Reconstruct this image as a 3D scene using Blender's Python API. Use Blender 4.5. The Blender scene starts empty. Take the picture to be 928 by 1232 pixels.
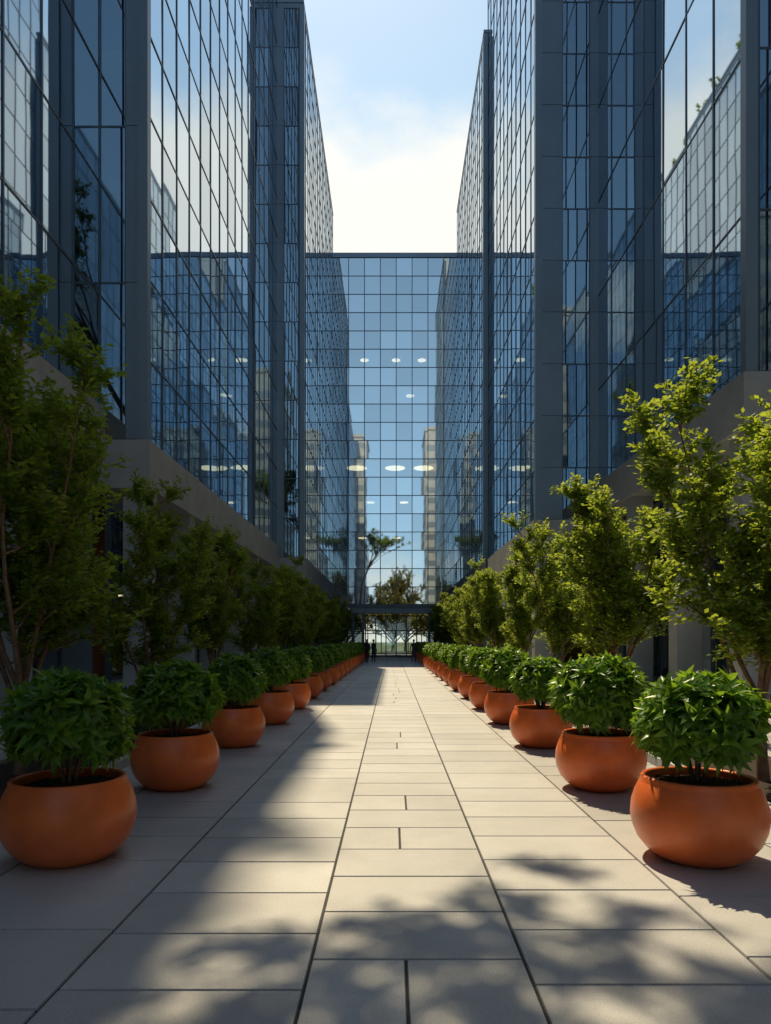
import bpy, math, random
import numpy as np
from mathutils import Vector, Matrix
R=random.Random(7)
sc=bpy.context.scene
COL=sc.collection
# ---------------------------------------------------------------- materials
def mat(name):
    m=bpy.data.materials.new(name); m.use_nodes=True
    nt=m.node_tree; nt.nodes.clear()
    return m,nt,nt.nodes,nt.links
def N(ns,t,**k):
    n=ns.new(t)
    for a,b in k.items():
        if a in n.inputs: n.inputs[a].default_value=b
        else: setattr(n,a,b)
    return n
def pbr(name,col,rough=0.5,metal=0.0,var=0.15,scale=4.0,bump=0.0,bscale=60,island=0.0,spec=0.5,col2=None):
    m,nt,ns,L=mat(name)
    o=N(ns,'ShaderNodeOutputMaterial'); p=N(ns,'ShaderNodeBsdfPrincipled')
    p.inputs['Roughness'].default_value=rough; p.inputs['Metallic'].default_value=metal
    p.inputs['Specular IOR Level'].default_value=spec
    L.new(p.outputs[0],o.inputs[0])
    tc=N(ns,'ShaderNodeTexCoord')
    no=N(ns,'ShaderNodeTexNoise'); no.inputs['Scale'].default_value=scale; no.inputs['Detail'].default_value=6
    L.new(tc.outputs['Object'],no.inputs['Vector'])
    cr=N(ns,'ShaderNodeValToRGB')
    c2=col2 or tuple(c*(1-var) for c in col)
    c1=tuple(min(1,c*(1+var)) for c in col)
    cr.color_ramp.elements[0].position=.3; cr.color_ramp.elements[1].position=.7
    cr.color_ramp.elements[0].color=(*c2,1); cr.color_ramp.elements[1].color=(*c1,1)
    L.new(no.outputs['Fac'],cr.inputs[0])
    out=cr.outputs[0]
    if island>0:
        g=N(ns,'ShaderNodeNewGeometry'); mr=N(ns,'ShaderNodeMapRange')
        mr.inputs['To Min'].default_value=1-island; mr.inputs['To Max'].default_value=1+island
        L.new(g.outputs['Random Per Island'],mr.inputs[0])
        hs=N(ns,'ShaderNodeHueSaturation'); L.new(mr.outputs[0],hs.inputs['Value']); L.new(out,hs.inputs['Color']); out=hs.outputs[0]
    L.new(out,p.inputs['Base Color'])
    if bump>0:
        n2=N(ns,'ShaderNodeTexNoise'); n2.inputs['Scale'].default_value=bscale; n2.inputs['Detail'].default_value=4
        L.new(tc.outputs['Object'],n2.inputs['Vector'])
        b=N(ns,'ShaderNodeBump'); b.inputs['Strength'].default_value=bump; b.inputs['Distance'].default_value=.02
        L.new(n2.outputs['Fac'],b.inputs['Height']); L.new(b.outputs[0],p.inputs['Normal'])
    return m
def glassmat(name,base,gain,tint=(.70,.84,.94),trans=(.45,.55,.6),opaque=None,bump=.10):
    m,nt,ns,L=mat(name)
    o=N(ns,'ShaderNodeOutputMaterial'); mx=N(ns,'ShaderNodeMixShader')
    g=N(ns,'ShaderNodeNewGeometry')
    if opaque:
        tr=N(ns,'ShaderNodeBsdfDiffuse'); cr=N(ns,'ShaderNodeValToRGB')
        cr.color_ramp.elements[0].color=(*[c*.5 for c in opaque],1); cr.color_ramp.elements[1].color=(*[c*1.5 for c in opaque],1)
        L.new(g.outputs['Random Per Island'],cr.inputs[0]); L.new(cr.outputs[0],tr.inputs[0])
    else:
        tr=N(ns,'ShaderNodeBsdfTransparent'); tr.inputs[0].default_value=(*trans,1)
    gl=N(ns,'ShaderNodeBsdfAnisotropic'); gl.inputs['Color'].default_value=(*tint,1); gl.inputs['Roughness'].default_value=.02
    lw=N(ns,'ShaderNodeLayerWeight'); lw.inputs[0].default_value=.5
    pw=N(ns,'ShaderNodeMath',operation='POWER'); pw.inputs[1].default_value=2.0
    L.new(lw.outputs['Facing'],pw.inputs[0])
    ma=N(ns,'ShaderNodeMath',operation='MULTIPLY_ADD'); ma.inputs[1].default_value=gain; ma.inputs[2].default_value=base
    L.new(pw.outputs[0],ma.inputs[0])
    mr=N(ns,'ShaderNodeMapRange'); mr.inputs['To Min'].default_value=-.10; mr.inputs['To Max'].default_value=.06
    L.new(g.outputs['Random Per Island'],mr.inputs[0])
    ad=N(ns,'ShaderNodeMath',operation='ADD'); L.new(ma.outputs[0],ad.inputs[0]); L.new(mr.outputs[0],ad.inputs[1])
    L.new(ad.outputs[0],mx.inputs[0]); L.new(tr.outputs[0],mx.inputs[1]); L.new(gl.outputs[0],mx.inputs[2])
    if bump:
        tc=N(ns,'ShaderNodeTexCoord'); n2=N(ns,'ShaderNodeTexNoise'); n2.inputs['Scale'].default_value=.35; n2.inputs['Detail'].default_value=1
        L.new(tc.outputs['Object'],n2.inputs['Vector'])
        b=N(ns,'ShaderNodeBump'); b.inputs['Strength'].default_value=bump; b.inputs['Distance'].default_value=.03
        L.new(n2.outputs['Fac'],b.inputs['Height']); L.new(b.outputs[0],gl.inputs['Normal'])
    L.new(mx.outputs[0],o.inputs[0]); return m
def leafmat(name,c1,c2,tl,rough=.45,tf=.45):
    m,nt,ns,L=mat(name)
    o=N(ns,'ShaderNodeOutputMaterial'); mx=N(ns,'ShaderNodeMixShader'); mx.inputs[0].default_value=tf
    p=N(ns,'ShaderNodeBsdfPrincipled'); p.inputs['Roughness'].default_value=rough; p.inputs['Specular IOR Level'].default_value=.35
    t=N(ns,'ShaderNodeBsdfTranslucent')
    g=N(ns,'ShaderNodeNewGeometry'); cr=N(ns,'ShaderNodeValToRGB')
    cr.color_ramp.elements[0].color=(*c1,1); cr.color_ramp.elements[1].color=(*c2,1)
    L.new(g.outputs['Random Per Island'],cr.inputs[0])
    L.new(cr.outputs[0],p.inputs['Base Color'])
    cr2=N(ns,'ShaderNodeValToRGB'); cr2.color_ramp.elements[0].color=(*[x*.7 for x in tl],1); cr2.color_ramp.elements[1].color=(*tl,1)
    L.new(g.outputs['Random Per Island'],cr2.inputs[0]); L.new(cr2.outputs[0],t.inputs[0])
    L.new(p.outputs[0],mx.inputs[1]); L.new(t.outputs[0],mx.inputs[2]); L.new(mx.outputs[0],o.inputs[0]); return m
def emat(name,col,s):
    m,nt,ns,L=mat(name); o=N(ns,'ShaderNodeOutputMaterial'); e=N(ns,'ShaderNodeEmission')
    e.inputs[0].default_value=(*col,1); e.inputs[1].default_value=s; L.new(e.outputs[0],o.inputs[0]); return m

M_glass=glassmat('tower_glass',.58,.36,tint=(.72,.83,.92),opaque=(.022,.04,.058))
M_gs=glassmat('window_glass',.42,.45)
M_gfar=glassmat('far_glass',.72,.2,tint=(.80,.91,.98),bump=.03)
M_door=glassmat('clear_glass',.10,.5,trans=(.85,.9,.88))
M_frame=pbr('mullion_metal',(.10,.125,.16),.35,.5,.1,2)
M_panel=pbr('metal_cladding',(.25,.30,.36),.38,.4,.08,.6,island=.08)
M_pier=pbr('metal_pier',(.22,.29,.36),.4,.3,.06,.5,island=.06)
M_conc=pbr('podium_concrete',(.42,.43,.44),.75,0,.12,.8,.25,40)
M_core=pbr('interior_core',(.07,.08,.09),.8,0,.3,.4)
M_slab=pbr('interior_slab',(.20,.21,.22),.7,0,.1,1)
M_wood=pbr('lobby_wood',(.26,.11,.045),.45,0,.3,3)
M_lamp=emat('ceiling_lamp_glow',(1,.76,.42),4)
M_terr=pbr('terracotta',(.80,.18,.045),.33,0,.08,4,.12,90,col2=(.66,.135,.03))
M_soil=pbr('soil',(.035,.022,.014),.95,0,.4,30,.9,60)
M_leafP=leafmat('shrub_leaf',(.035,.11,.014),(.12,.26,.03),(.40,.66,.04),.34,.38)
M_leafT=leafmat('tree_leaf',(.04,.105,.02),(.13,.23,.035),(.58,.70,.06),.5,.5)
M_leafY=leafmat('park_leaf',(.12,.13,.025),(.24,.22,.04),(.5,.42,.07),.6,.35)
M_bark=pbr('bark',(.18,.115,.075),.85,0,.35,12,.5,50)
M_grass=pbr('grass',(.05,.085,.025),.95,0,.35,3,.4,60)
M_joint=pbr('paving_joint',(.04,.04,.042),.9,0,.2,10)

# paving
def pavemat():
    m=pbr('paving_stone',(.445,.44,.435),.42,0,.06,1.3,.0,island=.12,spec=1.0)
    nt=m.node_tree; ns=nt.nodes; L=nt.links
    p=[n for n in ns if n.type=='BSDF_PRINCIPLED'][0]
    src=p.inputs['Base Color'].links[0].from_socket
    tc=[n for n in ns if n.type=='TEX_COORD'][0]
    f=N(ns,'ShaderNodeTexNoise'); f.inputs['Scale'].default_value=90; f.inputs['Detail'].default_value=4; f.inputs['Roughness'].default_value=.75
    L.new(tc.outputs['Object'],f.inputs['Vector'])
    mr=N(ns,'ShaderNodeMapRange'); mr.inputs['From Min'].default_value=.3; mr.inputs['From Max'].default_value=.7
    mr.inputs['To Min'].default_value=.70; mr.inputs['To Max'].default_value=1.2; L.new(f.outputs['Fac'],mr.inputs[0])
    st=N(ns,'ShaderNodeTexNoise'); st.inputs['Scale'].default_value=.7; st.inputs['Detail'].default_value=7; st.inputs['Roughness'].default_value=.65
    L.new(tc.outputs['Object'],st.inputs['Vector'])
    mr2=N(ns,'ShaderNodeMapRange'); mr2.inputs['From Min'].default_value=.35; mr2.inputs['From Max'].default_value=.65
    mr2.inputs['To Min'].default_value=.82; mr2.inputs['To Max'].default_value=1.1; L.new(st.outputs['Fac'],mr2.inputs[0])
    mu=N(ns,'ShaderNodeMath',operation='MULTIPLY'); L.new(mr.outputs[0],mu.inputs[0]); L.new(mr2.outputs[0],mu.inputs[1])
    hs=N(ns,'ShaderNodeHueSaturation'); L.new(mu.outputs[0],hs.inputs['Value']); L.new(src,hs.inputs['Color']); L.new(hs.outputs[0],p.inputs['Base Color'])
    mr3=N(ns,'ShaderNodeMapRange'); mr3.inputs['From Min'].default_value=.3; mr3.inputs['From Max'].default_value=.7
    mr3.inputs['To Min'].default_value=.62; mr3.inputs['To Max'].default_value=.48; L.new(st.outputs['Fac'],mr3.inputs[0]); L.new(mr3.outputs[0],p.inputs['Roughness'])
    p.inputs['Coat Weight'].default_value=.6; p.inputs['Coat Roughness'].default_value=.58
    b=N(ns,'ShaderNodeBump'); b.inputs['Strength'].default_value=.35; b.inputs['Distance'].default_value=.004
    L.new(f.outputs['Fac'],b.inputs['Height']); L.new(b.outputs[0],p.inputs['Normal'])
    return m
M_pave=pavemat()

# ---------------------------------------------------------------- mesh helpers
def obj(name,me,parent=None,loc=(0,0,0)):
    o=bpy.data.objects.new(name,me); COL.objects.link(o); o.location=loc
    if parent: o.parent=parent
    return o
def empty(name,loc=(0,0,0)):
    o=bpy.data.objects.new(name,None); COL.objects.link(o); o.location=loc; o.empty_display_size=.3; return o
class MB:
    def __init__(s): s.v=[]; s.f=[]; s.mi=[]
    def box(s,x0,x1,y0,y1,z0,z1,m=0):
        if x0>x1:x0,x1=x1,x0
        if y0>y1:y0,y1=y1,y0
        b=len(s.v)
        s.v+=[(x0,y0,z0),(x1,y0,z0),(x1,y1,z0),(x0,y1,z0),(x0,y0,z1),(x1,y0,z1),(x1,y1,z1),(x0,y1,z1)]
        s.f+=[(b,b+3,b+2,b+1),(b+4,b+5,b+6,b+7),(b,b+1,b+5,b+4),(b+1,b+2,b+6,b+5),(b+2,b+3,b+7,b+6),(b+3,b,b+4,b+7)]
        s.mi+=[m]*6
    def quad(s,pts,m=0):
        b=len(s.v); s.v+=[tuple(p) for p in pts]; s.f.append(tuple(range(b,b+len(pts)))); s.mi.append(m)
    def lathe(s,prof,n=48,m=0,c=(0,0,0)):
        b=len(s.v)
        for r,z in prof:
            for i in range(n):
                a=2*math.pi*i/n; s.v.append((c[0]+r*math.cos(a),c[1]+r*math.sin(a),c[2]+z))
        for j in range(len(prof)-1):
            for i in range(n):
                k=(i+1)%n
                s.f.append((b+j*n+i,b+j*n+k,b+(j+1)*n+k,b+(j+1)*n+i)); s.mi.append(m)
    def tube(s,pts,rad,n=6,m=0):
        b=len(s.v); P=[Vector(p) for p in pts]
        for i,p in enumerate(P):
            d=(P[min(i+1,len(P)-1)]-P[max(i-1,0)]).normalized()
            a=d.orthogonal().normalized() if abs(d.z)<.999 else Vector((1,0,0)); c=d.cross(a)
            if i==0: ref=a
            a=(ref-d*ref.dot(d)).normalized(); ref=a; c=d.cross(a)
            for k in range(n):
                t=2*math.pi*k/n; s.v.append(tuple(p+(a*math.cos(t)+c*math.sin(t))*rad[i]))
        for j in range(len(P)-1):
            for k in range(n):
                q=(k+1)%n; s.f.append((b+j*n+k,b+j*n+q,b+(j+1)*n+q,b+(j+1)*n+k)); s.mi.append(m)
    def mesh(s,name,mats,smooth=False):
        me=bpy.data.meshes.new(name); me.from_pydata(s.v,[],s.f)
        for m in mats: me.materials.append(m)
        me.polygons.foreach_set('material_index',s.mi)
        if smooth: me.polygons.foreach_set('use_smooth',[True]*len(s.f))
        me.update(); return me

# ---------------------------------------------------------------- facade
def facade(parent,side,c,a0,a1,z0,z1,cw,ch,glass=None,segs=None,rows=None,fw=.055,proud=.022,tilt=1.0):
    """side: E (+x), W (-x), S (-y).  c = plane coordinate, a0..a1 along the wall."""
    glass=glass or M_glass
    nrm={'E':(1,0),'W':(-1,0),'S':(0,-1)}[side]
    def P(a,z,d):
        return (c+nrm[0]*d,a,z) if side in 'EW' else (a,c+nrm[1]*d,z)
    def bx(mb,a,b,za,zb,d0,d1,m=0):
        if side in 'EW': mb.box(c+nrm[0]*d0,c+nrm[0]*d1,a,b,za,zb,m)
        else: mb.box(a,b,c+nrm[1]*d0,c+nrm[1]*d1,za,zb,m)
    if segs is None:
        n=max(1,round((a1-a0)/cw)); w=(a1-a0)/n
        segs=[(a0+i*w,a0+(i+1)*w,'g') for i in range(n)]
    if rows is None:
        n=max(1,round((z1-z0)/ch)); h=(z1-z0)/n
        rows=[z0+i*h for i in range(n+1)]
    g=MB(); f=MB()
    for (a,b,k) in segs:
        for i in range(len(rows)-1):
            za,zb=rows[i],rows[i+1]
            if k=='g':
                tu=R.uniform(-.004,.004)*tilt; tz=R.uniform(-.005,.005)*tilt
                pts=[P(a+.01,za+.01,-tu-tz),P(b-.01,za+.01,tu-tz),P(b-.01,zb-.01,tu+tz),P(a+.01,zb-.01,-tu+tz)]
                if side=='W': pts=pts[::-1]
                g.quad(pts)
            else:
                bx(f,a+.012,b-.012,za+.012,zb-.012,-.1,.06,1)
    us=sorted(set([s[0] for s in segs]+[segs[-1][1]]))
    for u in us: bx(f,u-fw/2,u+fw/2,rows[0]-.02,rows[-1]+.02,-.12,proud+.008)
    for r in rows: bx(f,us[0]-.02,us[-1]+.02,r-fw*.5,r+fw*.5,-.10,proud)
    if g.f: obj('glazing',g.mesh('glazing',[glass]),parent)
    obj('mullions',f.mesh('mullions',[M_frame,M_pier]),parent)

def building(x0,x1,y0,y1,zb,top,faces,street=None,floor=4.0,podium=True,lampspec=None,glass=None):
    e=empty('office_building')
    m=MB()
    ix0,ix1,iy0,iy1=x0+.25,x1-.25,y0+.25,y1-.25
    i2=3.9
    gx0=x0+i2 if 'W' in faces else ix0; gx1=x1-i2 if 'E' in faces else ix1
    if 'S' in faces: iy0=y0+3
    m.box(gx0,gx1,iy0,iy1,.01,zb-.36,0)
    m.box(ix0,ix1,iy0,iy1,zb-.355,top-.36,0)
    if 'S' in faces:
        z=zb
        while z<top-1:
            m.box(ix0,ix1,y0+.18,iy0-.01,z-.35,z,1); z+=floor
    if 'E' not in faces: m.box(x1-.14,x1,y0+.2,y1-.2,.01,top-.37,2)
    if 'W' not in faces: m.box(x0,x0+.14,y0+.2,y1-.2,.01,top-.37,2)
    if 'S' not in faces: m.box(x0+.2,x1-.2,y0,y0+.14,.01,top-.37,2)
    m.box(x0+.2,x1-.2,y1-.14,y1,.01,top-.37,2)
    m.box(x0-.02,x1+.02,y0-.02,y1+.02,top-.35,top-.02,3)
    m.box(x0-.06,x1+.06,y0-.06,y1+.06,top-.018,top+.16,3)
    obj('structure',m.mesh('structure',[M_core,M_slab,M_panel,M_pier]),e)
    for s,kw in faces.items():
        c={'E':x1,'W':x0,'S':y0}[s]
        a0,a1=(y0,y1) if s in 'EW' else (x0,x1)
        kw=dict(kw)
        facade(e,s,c,kw.pop('a0',a0+.02),kw.pop('a1',a1-.02),zb,top-.36,kw.pop('cw',1.5),kw.pop('ch',2.1),glass=(M_gs if s=='S' else M_glass),**kw)
    if podium and street:
        d=1 if street=='E' else -1; c=x1 if street=='E' else x0
        p=MB()
        p.box(c-d*1.6,c+d*.16,y0-.15,y1,zb-1.5,zb-.04,0)
        y=y0+.5
        while y<y1-.3:
            p.box(c-d*.75,c+d*.06,y-.35,y+.35,.005,zb-1.503,0); y+=4.3
        gz=c-d*1.15
        obj('podium',p.mesh('podium',[M_conc]),e)
        facade(e,street,gz,y0+.1,y1-.1,.25,zb-1.55,1.43,(zb-1.8)/3,glass=M_gs,fw=.09,proud=.05)
        q=MB(); q.box(gz-d*2.6,gz-d*2.7,y0+.3,y1-.3,.02,zb-1.6,0)
        q.box(gz-d*.1,gz+d*.14,y0+.1,y1-.1,.01,.24,1)
        obj('lobby_wall',q.mesh('lobby_wall',[M_wood,M_conc]),e)
        l=MB(); y=y0+1.5
        while y<y1-1:
            if R.random()<.55:
                l.lathe([(0.001,0),(.2,0),(.2,.05)],16,0,(gz-d*1.3,y,3.3+R.random()*.6))
            y+=3.2
        obj('lobby_lamps',l.mesh('lobby_lamps',[M_lamp]),e)
        k=MB(); k.box(c-d*.22,c+d*.10,y0-.14,y0+.16,zb-.03,top-.37,0)
        obj('corner_post',k.mesh('corner_post',[M_pier]),e)
    return e
# left side
building(-26,-8.9,-48,21.5,8.8,50,{'E':dict(cw=1.8,ch=3.3)},'E')
building(-24,-7.5,21.5,46,7.8,51,{'E':dict(cw=1.5,ch=2.5),'S':dict(a0=-9.0,a1=-7.52,ch=5.0,segs=[(-9.0,-8.1,'g'),(-8.1,-7.7,'m')])},'E')
building(-22,-5.8,46,69,7.1,43.2,{'E':dict(cw=1.3,ch=2.0),'S':dict(a0=-7.7,a1=-5.82,segs=[(-7.7,-7.05,'m'),(-7.05,-6.1,'g')],ch=2.6)},'E')
# right side
building(12.2,28,-48,18.7,8.8,50,{'W':dict(cw=2.1,ch=3.6)},'W')
building(9.4,26,18.7,32.2,8.8,52,{'W':dict(cw=2.05,ch=4.1),'S':dict(a0=9.42,a1=12.4,ch=4.1,segs=[(9.7,11.0,'g'),(11.0,12.4,'g')])},'W')
building(6.6,24,32.2,48.6,7.2,50,{'W':dict(cw=1.35,ch=2.4),'S':dict(a0=6.6,a1=9.6,ch=2.4,segs=[(6.75,7.75,'m'),(7.75,9.0,'g'),(9.0,9.6,'m')])},'W')
building(6.35,24,48.6,69,7.2,43.5,{'W':dict(cw=1.35,ch=2.1)},'W')
# far building across the end, with entrance passage
def far():
    y=69.0; top=39.4
    e=empty('office_building')
    m=MB()
    m.box(-14,14,y+7,y+7.3,5.2,top-.3,0)
    z=5.2
    while z<top-1:
        m.box(-14,14,y+.2,y+14,z-.35,z,1); z+=3.6
    m.box(-14,14,y-.1,y+14.2,top-.35,top+.1,3)
    m.box(-14,-6.0,y+1,y+14,.01,4.8,0); m.box(6.6,14,y+1,y+14,.01,4.8,0)
    m.box(-14.2,-14,y,y+14,.01,top-.4,2); m.box(14,14.2,y,y+14,.01,top-.4,2)
    obj('structure',m.mesh('structure',[M_core,M_slab,M_panel,M_pier]),e)
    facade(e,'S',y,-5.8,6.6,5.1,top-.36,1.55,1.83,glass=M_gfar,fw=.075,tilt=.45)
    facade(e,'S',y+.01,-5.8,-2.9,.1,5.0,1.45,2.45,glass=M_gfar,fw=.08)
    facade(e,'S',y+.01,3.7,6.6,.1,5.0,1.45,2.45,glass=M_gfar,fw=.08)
    facade(e,'S',y+.02,-2.6,3.4,.1,4.1,1.0,2.0,glass=M_door,fw=.11,rows=[.1,2.6,4.05])
    facade(e,'S',y+13.6,-6,6.6,.1,4.8,1.5,2.4,glass=M_door,fw=.1)
    c=MB(); c.box(-4.0,4.3,y-2.6,y-.12,4.25,5.0,0); c.box(-4.1,4.4,y-2.7,y-.11,4.75,5.08,1)
    for x in (-3.7,-2.75,3.5,4.05): c.box(x-.13,x+.13,y-2.3,y-2.04,.01,4.25,1)
    c.box(-.06,.9,y-.2,y-.13,.1,.2,1)
    obj('entrance_canopy',c.mesh('entrance_canopy',[M_pier,M_frame]),e)
    fl=MB(); fl.quad([(-6,y,.03),(6.6,y,.03),(6.6,y+14,.03),(-6,y+14,.03)]); obj('lobby_floor',fl.mesh('lobby_floor',[M_slab]),e)
    l=MB()
    zs=[5.2+3.6*i for i in range(10)]
    for zc in (zs[4],):
        for x in (-3.6,.3,3.2): l.lathe([(.001,0),(1.0,0),(1.0,.06)],32,0,(x,y+3,zc-.42))
    for zc,xs in ((zs[7],(-2.8,.4,3.0)),(zs[3],(-2.2,1.2)),(zs[2],(-3,.5)),(zs[6],(1.8,))):
        for x in xs: l.lathe([(.001,0),(.42,0),(.42,.06)],24,0,(x,y+2.5,zc-.42))
    obj('ceiling_lamps',l.mesh('ceiling_lamps',[M_lamp]),e)
far()
# towers behind the viewpoint (seen only as reflections)
def tower(x0,x1,y0,y1,h):
    e=empty('office_tower'); m=MB()
    m.box(x0,x1,y0,y1,0,h,0)
    z=4
    while z<h-2:
        m.box(x0+.3,x1-.3,y1-.5,y1+.05,z,z+1.5,1); 
        if x0<0: m.box(x1-.5,x1+.06,y0+.3,y1-.3,z,z+1.5,1)
        else: m.box(x0-.06,x0+.5,y0+.3,y1-.3,z,z+1.5,1)
        z+=3.6
    m.box(x0-.2,x1+.2,y0-.2,y1+.2,h,h+.8,0)
    obj('walls',m.mesh('walls',[M_conc,M_panel]),e)
tower(-20,-7.5,-75,-58,58); tower(9.5,22,-78,-60,60); tower(-40,-26,-110,-90,75); tower(30,46,-100,-80,50)

# ---------------------------------------------------------------- ground
g=MB(); g.quad([(-400,-400,-.02),(400,-400,-.02),(400,500,-.02),(-400,500,-.02)])
obj('ground',g.mesh('ground',[M_grass]))
g=MB(); g.quad([(-13,-48,-.012),(13,-48,-.012),(13,71,-.012),(-13,71,-.012)])
base=obj('paving_base',g.mesh('paving_base',[M_joint]))
p=MB(); J=.007
def slab(x0,x1,y0,y1):
    dz=R.uniform(-.0008,.0008); b=.004
    x0+=J;x1-=J;y0+=J;y1-=J
    i=len(p.v)
    p.v+=[(x0,y0,-.01),(x1,y0,-.01),(x1,y1,-.01),(x0,y1,-.01),(x0+b,y0+b,dz),(x1-b,y0+b,dz),(x1-b,y1-b,dz),(x0+b,y1-b,dz)]
    p.f+=[(i+4,i+5,i+6,i+7),(i,i+1,i+5,i+4),(i+1,i+2,i+6,i+5),(i+2,i+3,i+7,i+6),(i+3,i,i+4,i+7)]; p.mi+=[0]*5
strips=[(-.43,.70)]
for k in range(1,11): strips+= [(.70+(k-1)*1.2,.70+k*1.2),(-.43-k*1.2,-.43-(k-1)*1.2)]
for si,(a,b) in enumerate(strips):
    y=-20+ (0 if si==0 else R.random()*.9)
    i=0
    while y<69:
        L_=.66 if si==0 else R.choice([.66,.66,.9,1.3])
        if y+L_>69: L_=69-y
        if L_<.1: break
        if si==0:
            if i%2==0 or R.random()<.2: slab(a,b,y,y+L_)
            else:
                m_=(a+b)/2+R.uniform(-.1,.1); slab(a,m_,y,y+L_); slab(m_,b,y,y+L_)
        else: slab(a,b,y,y+L_)
        y+=L_; i+=1
obj('paving',p.mesh('paving',[M_pave]))

# ---------------------------------------------------------------- foliage
def leafarr(pos,dirs,ups,lens,wid,droop=.25,seg=3):
    n=len(pos)
    d=dirs/np.linalg.norm(dirs,axis=1,keepdims=True)
    s=np.cross(d,ups); s/= (np.linalg.norm(s,axis=1,keepdims=True)+1e-9)
    u=np.cross(s,d)
    ts=np.linspace(0,1,seg+1)
    V=[];
    for t in ts:
        c=pos+d*(lens*t)[:,None]-u*(lens*droop*t*t)[:,None]
        hw=(wid*math.sin(math.pi*min(1,.12+.88*t)**.8)*.5)
        if t in (0,): hw=wid*.12
        if t==1: hw=wid*.02
        hw=hw if isinstance(hw,np.ndarray) else np.full(n,hw)
        V+= [c+s*hw[:,None]+u*(hw*.35)[:,None], c, c-s*hw[:,None]+u*(hw*.35)[:,None]]
    V=np.stack(V,1)
    k=(seg+1)*3
    F=[]
    for j in range(seg):
        a=j*3
        F+=[[a,a+1,a+4,a+3],[a+1,a+2,a+5,a+4]]
    F=np.array(F)[None]+ (np.arange(n)*k)[:,None,None]
    return V.reshape(-1,3),F.reshape(-1,4)
def npmesh(name,V,F,mats,smooth=True,extra=None):
    me=bpy.data.meshes.new(name)
    nv=len(V); nf=len(F)
    me.vertices.add(nv); me.vertices.foreach_set('co',V.astype(np.float32).ravel())
    me.loops.add(nf*4); me.loops.foreach_set('vertex_index',F.astype(np.int32).ravel())
    me.polygons.add(nf); me.polygons.foreach_set('loop_start',np.arange(0,nf*4,4,dtype=np.int32))
    try: me.polygons.foreach_set('loop_total',np.full(nf,4,dtype=np.int32))
    except Exception: pass
    for m in mats: me.materials.append(m)
    if smooth: me.polygons.foreach_set('use_smooth',[True]*nf)
    me.update(calc_edges=True); me.validate(); return me
def unit(rng,n):
    v=rng.normal(size=(n,3)); return v/np.linalg.norm(v,axis=1,keepdims=True)
def shrub_mesh(seed):
    rng=np.random.default_rng(seed)
    nr=300
    d=unit(rng,nr*3); d=d[d[:,2]>-.62][:nr]
    rad=np.array([.45,.45,.37])*rng.uniform(.66,1.03,size=(len(d),1))
    rad=rad*(1+.08*np.sin(d[:,:1]*5+seed)*np.cos(d[:,1:2]*6-seed))
    c=d*rad
    pos=[];dirs=[];ups=[];ln=[]
    for i in range(len(c)):
        k=9
        n=d[i]*.95+np.array([0,0,.42])+rng.normal(size=3)*.15; n/=np.linalg.norm(n)
        a=np.cross(n,[0.3,.1,1.0]); a/=np.linalg.norm(a); b=np.cross(n,a)
        ph=rng.uniform(0,6.28); sz=rng.uniform(.85,1.15)
        for j in range(k):
            t=ph+j*2.4; sp=.3+1.5*j/k
            dd=n+ (a*math.cos(t)+b*math.sin(t))*sp
            pos.append(c[i]-n*.05*j/k); dirs.append(dd); ups.append(n+rng.normal(size=3)*.10); ln.append(rng.uniform(.14,.205)*sz*(.70+.40*j/k))
    pos=np.array(pos);dirs=np.array(dirs);ups=np.array(ups);ln=np.array(ln)
    V,F=leafarr(pos,dirs,ups,ln,.064,.45,4)
    return npmesh('shrub_foliage',V,F,[M_leafP])
SHR=[shrub_mesh(s) for s in (1,2,3,4)]
bp=MB()
prof=[(.001,.0),(.27,.0),(.31,.015),(.39,.07),(.455,.15),(.495,.25),(.508,.34),(.50,.43),(.472,.52),(.44,.585),(.428,.60),(.43,.625),(.418,.64),(.395,.638),(.388,.62),(.395,.58),(.40,.54)]
bp.lathe(prof,64); POT=bp.mesh('pot_bowl',[M_terr],True)
sp=MB()
sp.lathe([(.41,.50),(.35,.565),(.25,.59),(.12,.60),(.001,.605)],40)
for i in range(260):
    a=R.random()*6.28; r=.38*math.sqrt(R.random()); s=R.uniform(.006,.016)
    x,y,z=r*math.cos(a),r*math.sin(a),.565+.03*(1-r/.38)
    sp.box(x-s,x+s,y-s,y+s,z,z+s*1.3)
SOIL=sp.mesh('soil',[M_soil])
st=MB()
for k in range(6):
    a=k*1.05; st.tube([(.03*math.cos(a),.03*math.sin(a),.55),(.08*math.cos(a),.08*math.sin(a),.75),(.22*math.cos(a),.22*math.sin(a),1.05)],[.018,.014,.008])
STEM=st.mesh('stems',[M_bark])
zs=[5.5,8.15]+[11.3+3.1*i for i in range(18)]
for side in (-1,1):
    for i,z in enumerate(zs):
        x=(2.52 if side<0 else 2.40)+R.uniform(-.02,.02)
        e=empty('potted_shrub',(x*side,z+R.uniform(-.05,.05),.002))
        k=R.uniform(.97,1.03); e.scale=(k,k,k)
        obj('bowl',POT,e); obj('soil',SOIL,e); obj('stems',STEM,e)
        f=obj('foliage',R.choice(SHR),e,(0,0,1.06)); f.rotation_euler=(R.uniform(-.08,.08),R.uniform(-.08,.08),R.random()*6.28); q=R.uniform(.96,1.06); f.scale=(q,q,q*R.uniform(.97,1.06))

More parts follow.
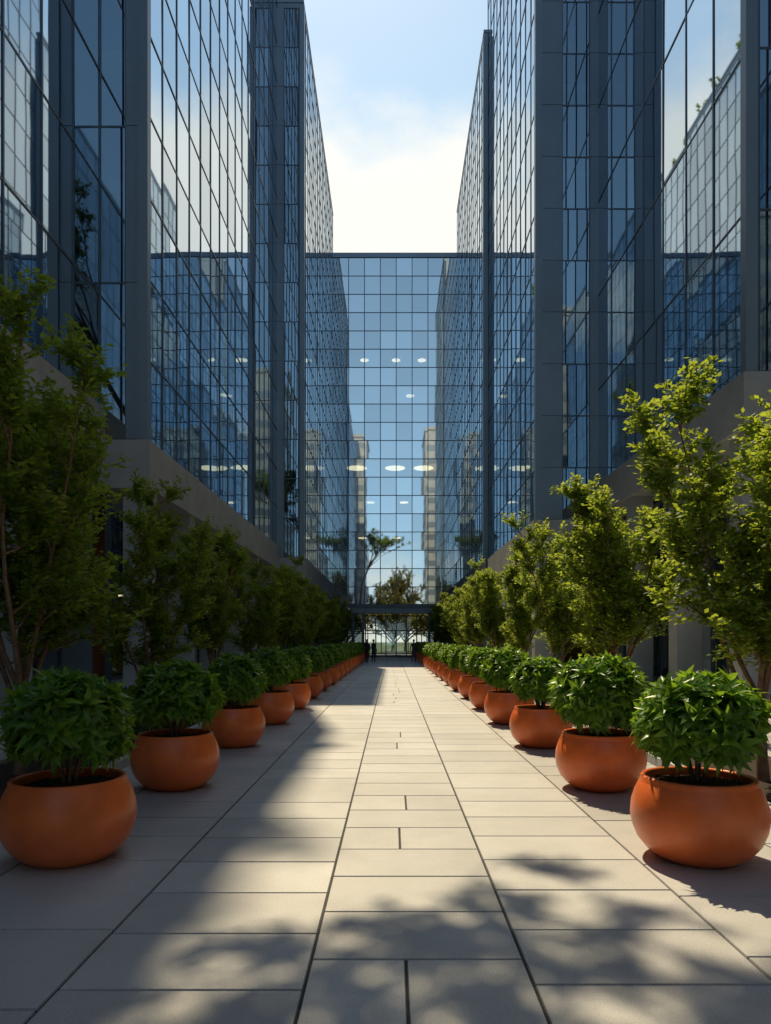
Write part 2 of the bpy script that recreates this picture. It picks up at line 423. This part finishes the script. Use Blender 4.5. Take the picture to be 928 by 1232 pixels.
def tree_mesh(seed,H=5.0,spread=1.35,nst=5,fork=.9,leafn=44,leaf=.09,mat_=None,tw=(.32,.60),nbr=11,ntw=9,r0=.055,base=None,t0=.16,outw=1.0):
    rg=random.Random(seed); b=MB(); pos=[];dirs=[]
    def path(p,d,L,n,up,wob):
        pts=[p.copy()]; d=d.normalized()
        for i in range(n):
            d=(d+Vector((rg.gauss(0,wob),rg.gauss(0,wob),rg.gauss(0,wob)+up))).normalized()
            p=p+d*(L/n); pts.append(p.copy())
        return pts
    def at(pts,t):
        f=t*(len(pts)-1); i=min(int(f),len(pts)-2); f-=i
        return pts[i].lerp(pts[i+1],f),(pts[i+1]-pts[i]).normalized()
    if base: stems=base(rg,b)
    else:
        tp=path(Vector((0,0,0)),Vector((rg.gauss(0,.05),rg.gauss(0,.05),1)),fork,3,.1,.05)
        b.tube(tp,[r0*1.35,r0*1.1,r0,r0],8)
        stems=[]
        for k in range(nst):
            a=2*math.pi*k/nst+rg.uniform(-.4,.4)
            s0=tp[-1] if k%2 else tp[-2]
            out=rg.uniform(.26,.52)*outw if k else .05
            L=(H-fork)*rg.uniform(.72,.96)
            pts=path(s0,Vector((math.cos(a)*out*spread/1.4,math.sin(a)*out*spread/1.4,1)),L,7,.07,.06)
            stems.append((pts,r0*.62,L))
    for pts,r,L in stems:
        b.tube(pts,[r*(1-.85*i/(len(pts)-1)) for i in range(len(pts))],6)
        for j in range(nbr):
            t=t0+(1-t0)*(j+rg.random())/nbr
            p0,d0=at(pts,min(t,.99)); a=rg.random()*6.28
            side=Vector((math.cos(a),math.sin(a),rg.uniform(.1,.7)))
            bl=spread*.62*(1.12-.68*t)*rg.uniform(.55,1.15)*(L/4.0)**.4
            bp_=path(p0,side+d0*.3,bl,4,.10,.12)
            b.tube(bp_,[r*.38*(1-.8*i/4)+.002 for i in range(5)],4)
            for q in range(ntw):
                tt=.2+.8*(q+rg.random())/ntw
                p1,d1=at(bp_,min(tt,.99)); a=rg.random()*6.28
                sd=(d1*.8+Vector((math.cos(a),math.sin(a),rg.uniform(-.4,.9)))).normalized()
                tl=rg.uniform(*tw)*(1.1-.4*tt)
                tp_=path(p1,sd,tl,3,.06,.15)
                b.tube(tp_,[.005,.004,.003,.002],3)
                for l in range(leafn):
                    u=(l+rg.random())/leafn
                    pp,dd=at(tp_,min(u,.99)); a=rg.random()*6.28
                    ld=dd*.7+Vector((math.cos(a),math.sin(a),rg.uniform(-.5,.6)))
                    pos.append(pp+Vector((rg.gauss(0,.03),rg.gauss(0,.03),rg.gauss(0,.03)))); dirs.append(ld)
    n=len(pos); rng=np.random.default_rng(seed)
    pos=np.array([tuple(v) for v in pos]); dirs=np.array([tuple(v) for v in dirs])
    ups=rng.normal(size=(n,3))*.5+np.array([0,0,1.0])
    V,F=leafarr(pos,dirs,ups,rng.uniform(.65,1.2,n)*leaf,leaf*.48,.2,1)
    V=V.reshape(n,6,3); mid=(V[:,1]+V[:,4])/2; s=V[:,0]-V[:,2]; s/= (np.linalg.norm(s,axis=1,keepdims=True)+1e-9)
    hw=leaf*.26
    D=np.stack([V[:,1],mid+s*hw,V[:,4],mid-s*hw],1).reshape(-1,3)
    F=np.arange(n*4).reshape(-1,4)
    lm=npmesh('tree_foliage',D,F,[mat_ or M_leafT],False)
    return b.mesh('tree_branches',[M_bark],True),lm
TREES=[tree_mesh(11,spread=1.3),tree_mesh(12,nst=6),tree_mesh(13,spread=1.25),tree_mesh(14,H=5.2,spread=1.45,nst=7)]
def tree(name,x,y,i,s=1,rz=None,z=0):
    e=empty(name,(x,y,z)); e.rotation_euler=(0,0,R.random()*6.28 if rz is None else rz); e.scale=(s,s,s)
    obj('branches',TREES[i][0],e); obj('foliage',TREES[i][1],e)
    return e
k=0
for y in [8.2,13.6,18.8,24,29.2,34.5,39.8,45,50.3,55.6,61]:
    tree('ornamental_tree',4.3+R.uniform(-.1,.1),y,[3,1,0,2][k%4],R.uniform(.96,1.04)*(1.05 if k==0 else 1)); k+=1
k=0
for y,s in [(8.6,1.14),(12.6,.93),(17.8,.98),(21.8,.95),(27,1),(32,1),(37.5,1),(43,1),(48.5,1),(54,1),(60,1)]:
    tree('ornamental_tree',-4.35-(.25 if k==0 else 0)+R.uniform(-.1,.1),y,[3,2,1,0][k%4],s); k+=1
# small trees added on the left roofs to make their shadow edge ragged
for y in (35,37.2,38.6,40.4,42.7,44.6):
    tree('roof_shadow_caster',-8.1,y,R.randrange(4),R.uniform(.45,.65),z=51.1)
for y in (51,54.5,57,60.8,64):
    tree('roof_shadow_caster',-6.75,y,R.randrange(4),R.uniform(.38,.5),z=43.3)
# tall out-of-frame tree, added so that its crown shades the foreground
def shadow_caster_base(rg,b):
    tp=[Vector(v) for v in ((0,0,0),(0,.1,4),(.1,.4,8),(.5,1.4,12),(1.6,3.6,14.6),(3.0,6.0,16.5))]
    b.tube(tp,[.24,.2,.17,.14,.11,.08],10)
    st=[]
    for k in range(22):
        a=k*2.4; s0=tp[4] if k%2 else tp[5]
        rr=math.sqrt((k+.5)/22)
        tgt=Vector((4.6+math.cos(a)*rr*4.4,7.9+math.sin(a)*rr*2.5,18.9+rg.uniform(-.4,1.6)))
        pts=[s0.lerp(tgt,i/6)+Vector((rg.gauss(0,.1),rg.gauss(0,.1),.6*math.sin(math.pi*i/6))) for i in range(7)]
        st.append((pts,.06,4.0))
    return st
pt=tree_mesh(31,spread=1.9,leafn=26,leaf=.125,base=shadow_caster_base,nbr=8,ntw=7,t0=.4,tw=(.35,.65))
e=empty('shadow_caster_tree',(-5.9,7.2,0)); obj('branches',pt[0],e); obj('foliage',pt[1],e)
# park trees beyond the far building and behind the viewpoint
PK=tree_mesh(41,H=8,spread=5,nst=8,fork=1.6,leafn=44,leaf=.26,mat_=M_leafY,tw=(.8,1.4),nbr=9,ntw=8,r0=.16)
for x,y,s in [(-6,93,1),(0,96,1.05),(6,92,.95),(-12,98,1.1),(12,97,1.1),(2,108,1.2),(.8,-58,(1.7,1.7,2.8)),(-16,-125,2.2),(14,-130,2.2)]:
    e=empty('park_tree',(x,y,0)); e.scale=s if isinstance(s,tuple) else (s,s,s); e.rotation_euler=(0,0,R.random()*6)
    obj('branches',PK[0],e); obj('foliage',PK[1],e)

# planting beds with kerb + hedge
for sd in (-1,1):
    b=MB(); x0,x1=3.55*sd,5.25*sd
    b.box(x0,x0+.12*sd,6.4,66,.0,.12,0); b.box(x1,x1-.12*sd,6.4,66,.0,.12,0)
    b.box(x0+.12*sd,x1-.12*sd,6.4,6.52,.0,.118,0); b.box(x0+.12*sd,x1-.12*sd,65.88,66,.0,.118,0)
    b.box(x0+.12*sd,x1-.12*sd,6.52,65.88,.0,.07,1)
    obj('planting_bed',b.mesh('planting_bed',[M_conc,M_soil]))
    rng=np.random.default_rng(60+sd)
    n=42000
    yy=rng.uniform(10.2,65.5,n); a=rng.uniform(-.25,math.pi+.25,n)
    hh=.62+.12*np.sin(yy*1.3)+.08*np.sin(yy*3.1+sd)
    rr=rng.uniform(.8,1.05,n)
    xx=(4.62*sd)+np.cos(a)*.45*rr; zz=.12+.12+np.clip(np.sin(a),-.1,1)*hh*rr
    pos=np.stack([xx,yy,zz],1); nd=np.stack([np.cos(a),rng.normal(size=n)*.6,np.sin(a)+.4],1)+rng.normal(size=(n,3))*.4
    V,F=leafarr(pos,nd,rng.normal(size=(n,3))*.4+np.array([0,0,1.]),rng.uniform(.07,.12,n),.05,.2,1)
    V=V.reshape(n,6,3)
    mid=(V[:,1]+V[:,4])/2; s=V[:,0]-V[:,2]; s/=(np.linalg.norm(s,axis=1,keepdims=True)+1e-9)
    D=np.stack([V[:,1],mid+s*.025,V[:,4],mid-s*.025],1).reshape(-1,3)
    obj('hedge',npmesh('hedge',D,np.arange(n*4).reshape(-1,4),[M_leafP],False))

# ---------------------------------------------------------------- people
M_skin=pbr('skin',(.42,.25,.18),.5); M_cl=pbr('dark_clothes',(.03,.033,.045),.85); M_cl2=pbr('grey_clothes',(.07,.065,.07),.85); M_hair=pbr('hair',(.02,.014,.01),.6)
def person(x,y,rz,cl,step=.0):
    e=empty('person',(x,y,0)); e.rotation_euler=(0,0,rz)
    J=[(0,0,.95,.135),(0,0,1.12,.12),(0,.0,1.32,.15),(0,0,1.44,.075),(0,0,1.52,.055),
       (-.17,0,1.40,.06),(-.25,.02,1.13,.045),(-.24,.10,.90,.034),(-.23,.13,.82,.03),
       (.17,0,1.40,.06),(.25,.0,1.13,.045),(.25,.06,.89,.034),(.245,.09,.81,.03),
       (-.09,0,.88,.095),(-.10,step*.5,.49,.062),(-.10,step*.9-.02,.09,.042),(-.11,step*.9+.12,.04,.036),
       (.09,0,.88,.095),(.10,-step*.5,.49,.062),(.10,-step*.9-.02,.09,.042),(.11,-step*.9+.12,.04,.036)]
    E=[(0,1),(1,2),(2,3),(3,4),(2,5),(5,6),(6,7),(7,8),(2,9),(9,10),(10,11),(11,12),(0,13),(13,14),(14,15),(15,16),(0,17),(17,18),(18,19),(19,20)]
    me=bpy.data.meshes.new('body'); me.from_pydata([j[:3] for j in J],E,[]); me.materials.append(cl)
    o=obj('body',me,e)
    s=o.modifiers.new('skin','SKIN')
    for i,v in enumerate(me.skin_vertices[0].data): v.radius=(J[i][3],J[i][3]*(.75 if i<3 else 1)); v.use_root=(i==0)
    o.modifiers.new('sub','SUBSURF').levels=2; o.modifiers['sub'].render_levels=2
    h=MB(); prof=[(.001,-.12),(.045,-.11),(.066,-.06),(.076,.0),(.078,.05),(.06,.10),(.001,.125)]
    h.lathe(prof,20,0,(0,0,1.62)); 
    h.lathe([(.084,.02),(.088,.06),(.07,.115),(.001,.14)],20,1,(0,-.015,1.62))
    h.box(-.012,.012,.07,.098,1.59,1.625,0)
    for sx in (-.03,.03): h.box(sx-.01,sx+.01,.07,.08,1.635,1.645,1)
    obj('head',h.mesh('head',[M_skin,M_hair],True),e)
person(-1.85,52,2.9,M_cl,.18); person(1.65,54,.4,M_cl2,.1); person(-1.4,53.2,-2.2,M_cl,.05)

# ---------------------------------------------------------------- light
EL=math.radians(57); AZ=math.radians(11)
d=Vector((-math.sin(AZ)*math.cos(EL),math.cos(AZ)*math.cos(EL),math.sin(EL)))
sl=bpy.data.lights.new('sun','SUN'); sl.energy=5; sl.angle=math.radians(.5); sl.color=(1,.83,.54)
so=bpy.data.objects.new('sun',sl); COL.objects.link(so); so.rotation_euler=d.to_track_quat('Z','Y').to_euler()
w=bpy.data.worlds.new('World'); sc.world=w; w.use_nodes=True; nt=w.node_tree; ns=nt.nodes; L=nt.links; ns.clear()
out=ns.new('ShaderNodeOutputWorld'); bg=ns.new('ShaderNodeBackground'); bg.inputs[1].default_value=.145
sky=ns.new('ShaderNodeTexSky'); sky.sky_type='NISHITA'; sky.sun_disc=False; sky.sun_elevation=EL; sky.sun_rotation=-AZ; sky.dust_density=.6; sky.air_density=1.0
tc=ns.new('ShaderNodeTexCoord'); mp=ns.new('ShaderNodeMapping'); mp.inputs['Scale'].default_value=(1,1,1.9); mp.inputs['Location'].default_value=(.35,.1,.2)
L.new(tc.outputs['Generated'],mp.inputs[0])
no=ns.new('ShaderNodeTexNoise'); no.inputs['Scale'].default_value=2.3; no.inputs['Detail'].default_value=8; no.inputs['Roughness'].default_value=.55
L.new(mp.outputs[0],no.inputs['Vector'])
cr=ns.new('ShaderNodeMapRange'); cr.inputs['From Min'].default_value=.55; cr.inputs['From Max'].default_value=.70; cr.interpolation_type='SMOOTHSTEP'
L.new(no.outputs['Fac'],cr.inputs[0])
sx=ns.new('ShaderNodeSeparateXYZ'); L.new(tc.outputs['Generated'],sx.inputs[0])
hz=ns.new('ShaderNodeMapRange'); hz.inputs['From Min'].default_value=.95; hz.inputs['From Max'].default_value=.30; hz.inputs['To Min'].default_value=0; hz.inputs['To Max'].default_value=.95
L.new(sx.outputs['Z'],hz.inputs[0])
hy=ns.new('ShaderNodeMapRange'); hy.inputs['From Min'].default_value=-.6; hy.inputs['From Max'].default_value=.7; hy.inputs['To Min'].default_value=.45; L.new(sx.outputs['Y'],hy.inputs[0])
hm=ns.new('ShaderNodeMath'); hm.operation='MULTIPLY'; L.new(hz.outputs[0],hm.inputs[0]); L.new(hy.outputs[0],hm.inputs[1])
m0=ns.new('ShaderNodeMix'); m0.data_type='RGBA'; L.new(hm.outputs[0],m0.inputs[0]); L.new(sky.outputs[0],m0.inputs[6]); m0.inputs[7].default_value=(4.2,6.3,7.2,1)
# bright hazy cumulus bank low on the sun side, broken by the noise
az_=ns.new('ShaderNodeMath'); az_.operation='MULTIPLY_ADD'; L.new(no.outputs['Fac'],az_.inputs[0]); az_.inputs[1].default_value=-.55; L.new(sx.outputs['Z'],az_.inputs[2])
bk=ns.new('ShaderNodeMapRange'); bk.interpolation_type='SMOOTHSTEP'; bk.inputs['From Min'].default_value=.37; bk.inputs['From Max'].default_value=.22; L.new(az_.outputs[0],bk.inputs[0])
by=ns.new('ShaderNodeMapRange'); by.inputs['From Min'].default_value=.0; by.inputs['From Max'].default_value=.5; L.new(sx.outputs['Y'],by.inputs[0])
bm=ns.new('ShaderNodeMath'); bm.operation='MULTIPLY'; L.new(bk.outputs[0],bm.inputs[0]); L.new(by.outputs[0],bm.inputs[1])
mm=ns.new('ShaderNodeMath'); mm.operation='MAXIMUM'; L.new(bm.outputs[0],mm.inputs[0]); L.new(cr.outputs[0],mm.inputs[1])
mx=ns.new('ShaderNodeMix'); mx.data_type='RGBA'; L.new(mm.outputs[0],mx.inputs[0]); L.new(m0.outputs[2],mx.inputs[6]); mx.inputs[7].default_value=(7.8,7.4,6.6,1)
L.new(mx.outputs[2],bg.inputs[0]); L.new(bg.outputs[0],out.inputs[0])

cam=bpy.data.cameras.new('camera'); co=bpy.data.objects.new('camera',cam); COL.objects.link(co)
co.location=(0,0,1.7); co.rotation_euler=(math.pi/2,0,0)
cam.sensor_fit='HORIZONTAL'; cam.sensor_width=36; cam.lens=36*850/928
cam.shift_y=(770-616)/928; cam.shift_x=-8/928
cam.clip_end=2000; cam.clip_start=.05
sc.camera=co
sc.view_settings.view_transform='Standard'; sc.view_settings.look='None'; sc.view_settings.exposure=0
